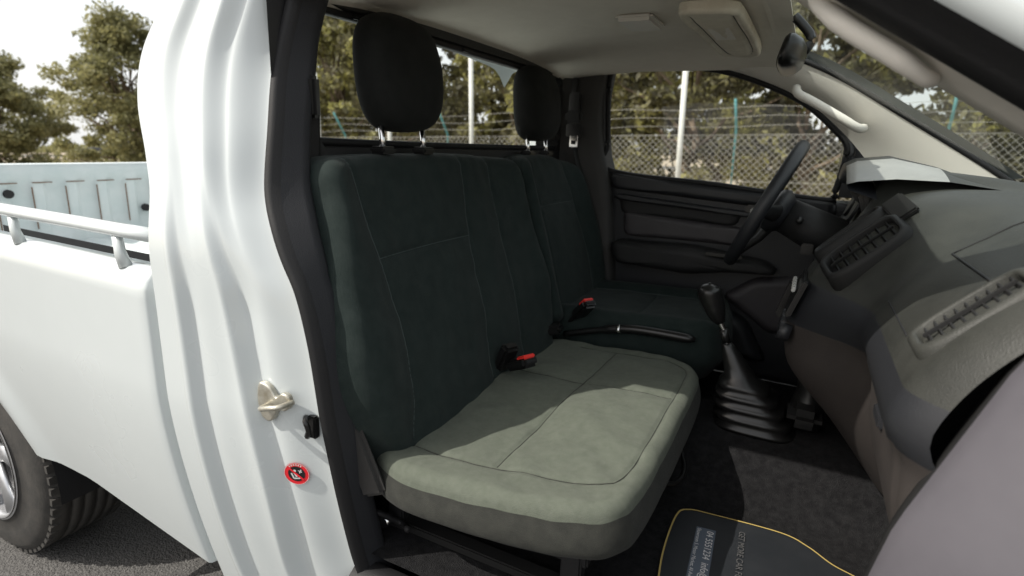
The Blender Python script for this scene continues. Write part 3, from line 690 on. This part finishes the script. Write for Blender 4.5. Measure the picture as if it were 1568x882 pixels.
def wheel(cx,cy,cz,sgn,nm,lugs=False):
    g=grp(nm);n=120
    full=[(.215,-.012),(.225,-.002),(.27,.0),(.315,.004),(.338,.018),(.347,.035)]
    for k in range(5):
        y0=.040+k*.034; full+=[(.350,y0),(.350,y0+.026),(.342,y0+.0275),(.342,y0+.0325)]
    full+=[(.348,.212),(.338,.228),(.30,.245),(.22,.24)]
    rows=[[(cx+r*math.cos(a),cy+sgn*y,cz+r*math.sin(a)) for a in np.linspace(0,2*math.pi,n,endpoint=False)] for r,y in full]
    grid('tyre',rows,tyre,g,closed=True)
    if lugs:
        for k in range(60):
            a=2*math.pi*k/60
            for yy_ in (.030,.215):
                box('tread_lug',(cx+.345*math.cos(a),cy+sgn*yy_,cz+.345*math.sin(a)),(.012,.024,.022),tyre,g,0,R=Matrix.Rotation(-a,3,'Y'))
    rows=[[(cx+r*math.cos(a),cy+sgn*y,cz+r*math.sin(a)) for a in np.linspace(0,2*math.pi,64,endpoint=False)] for r,y in [(.222,-.008),(.212,-.012),(.205,.01),(.195,.05),(.19,.2)]]
    grid('rim',rows,alloy,g,closed=True)
    grid('rim_disc',[[(cx+r*math.cos(a),cy+sgn*y,cz+r*math.sin(a)) for a in np.linspace(0,2*math.pi,64,endpoint=False)] for r,y in [(.19,.07),(.01,.06)]],rubber,g,closed=True)
    for k in range(6):
        a=2*math.pi*k/6+.2;d=Vector((math.cos(a),0,math.sin(a)));c=Vector((cx,cy,cz))
        sweep('spoke',[c+d*.03+Vector((0,sgn*.02,0)),c+d*.12+Vector((0,sgn*.012,0)),c+d*.205],[.04,.028,.036],alloy,g,10,flat=.4,up=(0,1,0))
    cyl('hub_cap',(cx,cy+sgn*.03,cz),(cx,cy+sgn*.0,cz),.045,alloy,g,24)
wheel(XC,-.80,.35,1,'rear_wheel',True);wheel(XC,.80,.35,-1,'rear_wheel')
wheel(1.60,-.80,.46,1,'front_wheel');wheel(1.60,.80,.46,-1,'front_wheel')

# ------------------------------------------------------------ setting
def sheet(nm,x0,x1,y0,y1,z,m,n=2):
    return grid(nm,[[(x,y,z) for x in np.linspace(x0,x1,n)] for y in np.linspace(y0,y1,n)],m,None,smooth=False)
sheet('ground',-1500,1500,-1500,1500,0,sand)
sheet('asphalt_yard',-14,10,-12,7.5,.004,asphalt)
sheet('road',-600,600,46,58,.006,asphalt)
fence=grp('chain_link_fence',False)
yf=9.0;H=1.52;x0=-13;x1=7
v=[];f=[]
def rib(a,b,w,yo):
    a=np.array(a);b=np.array(b);d=(b-a)/np.linalg.norm(b-a);q=np.array([-d[1],d[0]])*w/2;k=len(v)
    for p in (a-q,b-q,b+q,a+q): v.append((p[0],yf+yo,p[1]))
    f.append((k,k+1,k+2,k+3))
s=.11
for i in range(int((x1-x0+H)/s)):
    xs=x0-H+i*s
    rib((xs,.05),(xs+H,H+.05),.0055,0);rib((xs+H,.05),(xs,H+.05),.0055,.004)
mk('mesh',v,f,wirem,fence,False)
for z in (.1,.8,H+.05): sweep('line_wire',[(x0,yf,z),(x1,yf,z)],.005,wirem,fence,5)
for k,z in enumerate((1.72,1.86,2.0)):
    pts=[(x,yf-.08-.07*k,z+.012*math.sin(x*2.7+k)-.02*abs(math.sin(x*1.366))) for x in np.linspace(x0,x1,120)]
    sweep('barbed_wire',pts,.0035,wirem,fence,5)
for k,x in enumerate(np.arange(-12.1,7,2.9)):
    sweep('post',[(x,yf+.03,0),(x,yf+.03,1.62),(x-.0,yf-.06,1.75),(x-.02,yf-.28,2.12)],.022,gpole,fence,8)
for x,h in ((-5.50,3.15),(-1.34,2.82),(-7.6,2.6),(-9.7,3.0)):
    g=grp('fence_pole',False);sweep('shaft',[(x,yf-.3,0),(x,yf-.3,h)],.047,pole,g,14);cyl('base_plate',(x,yf-.3,0),(x,yf-.3,.03),.12,pole,g)
def leafmesh(nm,pos,ls,rng,lm,par=None):
    n=len(pos)
    a=rng.normal(size=(n,3));a/=np.linalg.norm(a,axis=1)[:,None];b=np.cross(a,rng.normal(size=(n,3)));b/=np.linalg.norm(b,axis=1)[:,None]
    sz=ls*rng.uniform(.5,1.3,n)[:,None]
    v=np.stack([pos-a*sz,pos+b*sz*.45,pos+a*sz,pos-b*sz*.45],1).reshape(-1,3)
    me=bpy.data.meshes.new(nm);me.vertices.add(4*n);me.vertices.foreach_set('co',v.ravel());me.loops.add(4*n);me.loops.foreach_set('vertex_index',np.arange(4*n));me.polygons.add(n)
    me.polygons.foreach_set('loop_start',np.arange(n)*4);me.polygons.foreach_set('loop_total',np.full(n,4));me.update();me.materials.append(lm)
    o=bpy.data.objects.new(nm,me);COL.objects.link(o)
    if par:o.parent=par
def tree(base,h,rad,nl,seed,lm=leaf,ls=.10,low=.12,name='tree',nclump=60):
    rng=np.random.RandomState(seed);g=grp(name,False);bx,by=base
    def limb(a,b,r0,r1):
        a=np.array(a,float);b=np.array(b,float);P=[a+(b-a)*t+rng.normal(0,.05*np.linalg.norm(b-a),3)*math.sin(math.pi*t) for t in np.linspace(0,1,6)]
        sweep('limb',P,list(np.linspace(r0,r1,6)),bark,g,7)
    top=(bx+rng.normal(0,.2),by,h*.7);limb((bx,by,-.05),top,.03*h**.8,.02)
    cl=[]
    for i in range(nclump):
        th=rng.uniform(0,2*math.pi);zz=rng.uniform(low,1)
        prof_=math.sin(min(1,(1-zz)/.55+.12)*math.pi/2)*(.75+.25*min(1,(zz-low)*4+.3))
        rr=rad*prof_*math.sqrt(rng.uniform(.1,1))*rng.uniform(.75,1.15)
        c=np.array([bx+rr*math.cos(th),by+rr*math.sin(th),zz*h*rng.uniform(.92,1.05)]);cl.append((c,rng.uniform(.12,.30)*rad*.9))
        if i%5==0: limb((bx,by,h*min(.6,max(.1,zz*.5))),c,.045,.012)
    n=nl;ci=rng.randint(0,nclump,n);cc=np.array([cl[i][0] for i in ci]);cr=np.array([cl[i][1] for i in ci])
    d=rng.normal(size=(n,3));d/=np.linalg.norm(d,axis=1)[:,None];rad_=rng.uniform(0,1,n)**.45
    pos=cc+d*(cr*rad_)[:,None]*np.array([1.15,1.15,.75])
    pos[:,2]=np.maximum(pos[:,2],.1)
    leafmesh('crown',pos,ls,rng,lm,g)
k=0
for x in np.arange(-17,9,2.5):
    tree((x+random.uniform(-.5,.5),12.2+random.uniform(-1,1.2)),random.uniform(4.2,6.2),random.uniform(1.7,2.3),13000,10+k,ls=.095,low=.08);k+=1
for x in np.arange(-20,14,3.6):
    tree((x,16.5+random.uniform(-1,1)),random.uniform(5.5,8),2.8,10000,50+k,ls=.16,low=.05);k+=1
tree((-18.6,9.6),5.2,2.1,34000,91,lm=leaf2,ls=.075,low=.05,nclump=150)
tree((-27.6,9.4),4.6,2.4,34000,92,lm=leaf2,ls=.09,low=.04,nclump=150)
rng=np.random.RandomState(7);n=26000
th=rng.uniform(math.radians(120),math.radians(200),n);R_=rng.uniform(230,270,n)
hh=2.5+2.5*np.array([noise.noise(Vector((t*25,0,0)))+.6*noise.noise(Vector((t*80,3,0))) for t in th])
pos=np.stack([R_*np.cos(th),R_*np.sin(th),np.maximum(hh,.6)*rng.uniform(0,1,n)],1)
leafmesh('distant_tree_line',pos,.9,rng,leaf2)
def car(x,y,rz,m):
    g=grp('parked_car',False);g.location=(x,y,0);g.rotation_euler=(0,0,rz)
    secs=[(-2.1,.45,.80,.72),(-2.0,.35,1.0,.85),(-1.2,.30,1.02,.88),(0,.28,1.0,.88),(1.2,.30,.95,.88),(1.95,.35,.82,.82),(2.1,.45,.65,.7)]
    grid('body',[[(x,-w,zb),(x,-w,zt-.08),(x,-w*.92,zt),(x,w*.92,zt),(x,w,zt-.08),(x,w,zb)] for x,zb,zt,w in secs],m,g,closed=True,caps=True)
    grid('cabin',[[(x,-w,.95),(x,-w*.8,z),(x,w*.8,z),(x,w,.95)] for x,z,w in [(-1.75,.98,.8),(-1.2,1.45,.84),(.2,1.48,.84),(1.0,1.0,.82)]],gloss,g)
    grid('roof',[[(x,-.66,z),(x,.66,z)] for x,z in [(-1.2,1.46),(-.5,1.51),(.2,1.49)]],m,g)
    for a in (-1.3,1.35):
        for s in (-.82,.82): cyl('wheel',(a,s-.1,.32),(a,s+.1,.32),.32,tyre,g,20)
car(-88,44,1.9,doord);car(-84,48.5,2.3,alloy);car(-97,48,1.2,mat('car_red',(.25,.05,.04),.4))

# ------------------------------------------------------------ light
w=bpy.data.worlds.new('World');sc.world=w;w.use_nodes=True;nt=w.node_tree
sky=nt.nodes.new('ShaderNodeTexSky');sky.sky_type='NISHITA';sky.sun_disc=False
sdir=Vector((-.70,-.71,0)).normalized();el=math.radians(49)
sky.sun_elevation=el;sky.sun_rotation=math.atan2(sdir.x,sdir.y);sky.dust_density=6;sky.air_density=1.0;sky.ozone_density=1
mx=nt.nodes.new('ShaderNodeMix');mx.data_type='RGBA';mx.inputs[0].default_value=.6
nt.links.new(sky.outputs[0],mx.inputs[6]);mx.inputs[7].default_value=(10.2,10.25,10.1,1)
nt.links.new(mx.outputs[2],nt.nodes['Background'].inputs[0]);nt.nodes['Background'].inputs[1].default_value=.15
sl=bpy.data.lights.new('sun','SUN');sl.energy=5.0;sl.angle=math.radians(.5);sl.color=(1,.95,.87)
so=bpy.data.objects.new('sun',sl);COL.objects.link(so)
d=-(sdir*math.cos(el)+Vector((0,0,math.sin(el))));so.rotation_euler=d.to_track_quat('-Z','Y').to_euler()
# ------------------------------------------------------------ camera
cd_=bpy.data.cameras.new('camera');co_=bpy.data.objects.new('camera',cd_);COL.objects.link(co_)
r=Vector((.8870,.4601,.0387));u=Vector((-.1481,.2041,.9677));f_=Vector((-.4374,.8641,-.2492))
mm=Matrix((( r.x,u.x,-f_.x,.64),(r.y,u.y,-f_.y,-1.447),(r.z,u.z,-f_.z,1.332),(0,0,0,1)))
co_.matrix_world=(M@mm)
cd_.sensor_width=36;cd_.lens=864/1568*36;cd_.clip_start=.02;cd_.clip_end=4000
cd_.dof.use_dof=True;cd_.dof.focus_distance=1.25;cd_.dof.aperture_fstop=3.2
sc.camera=co_
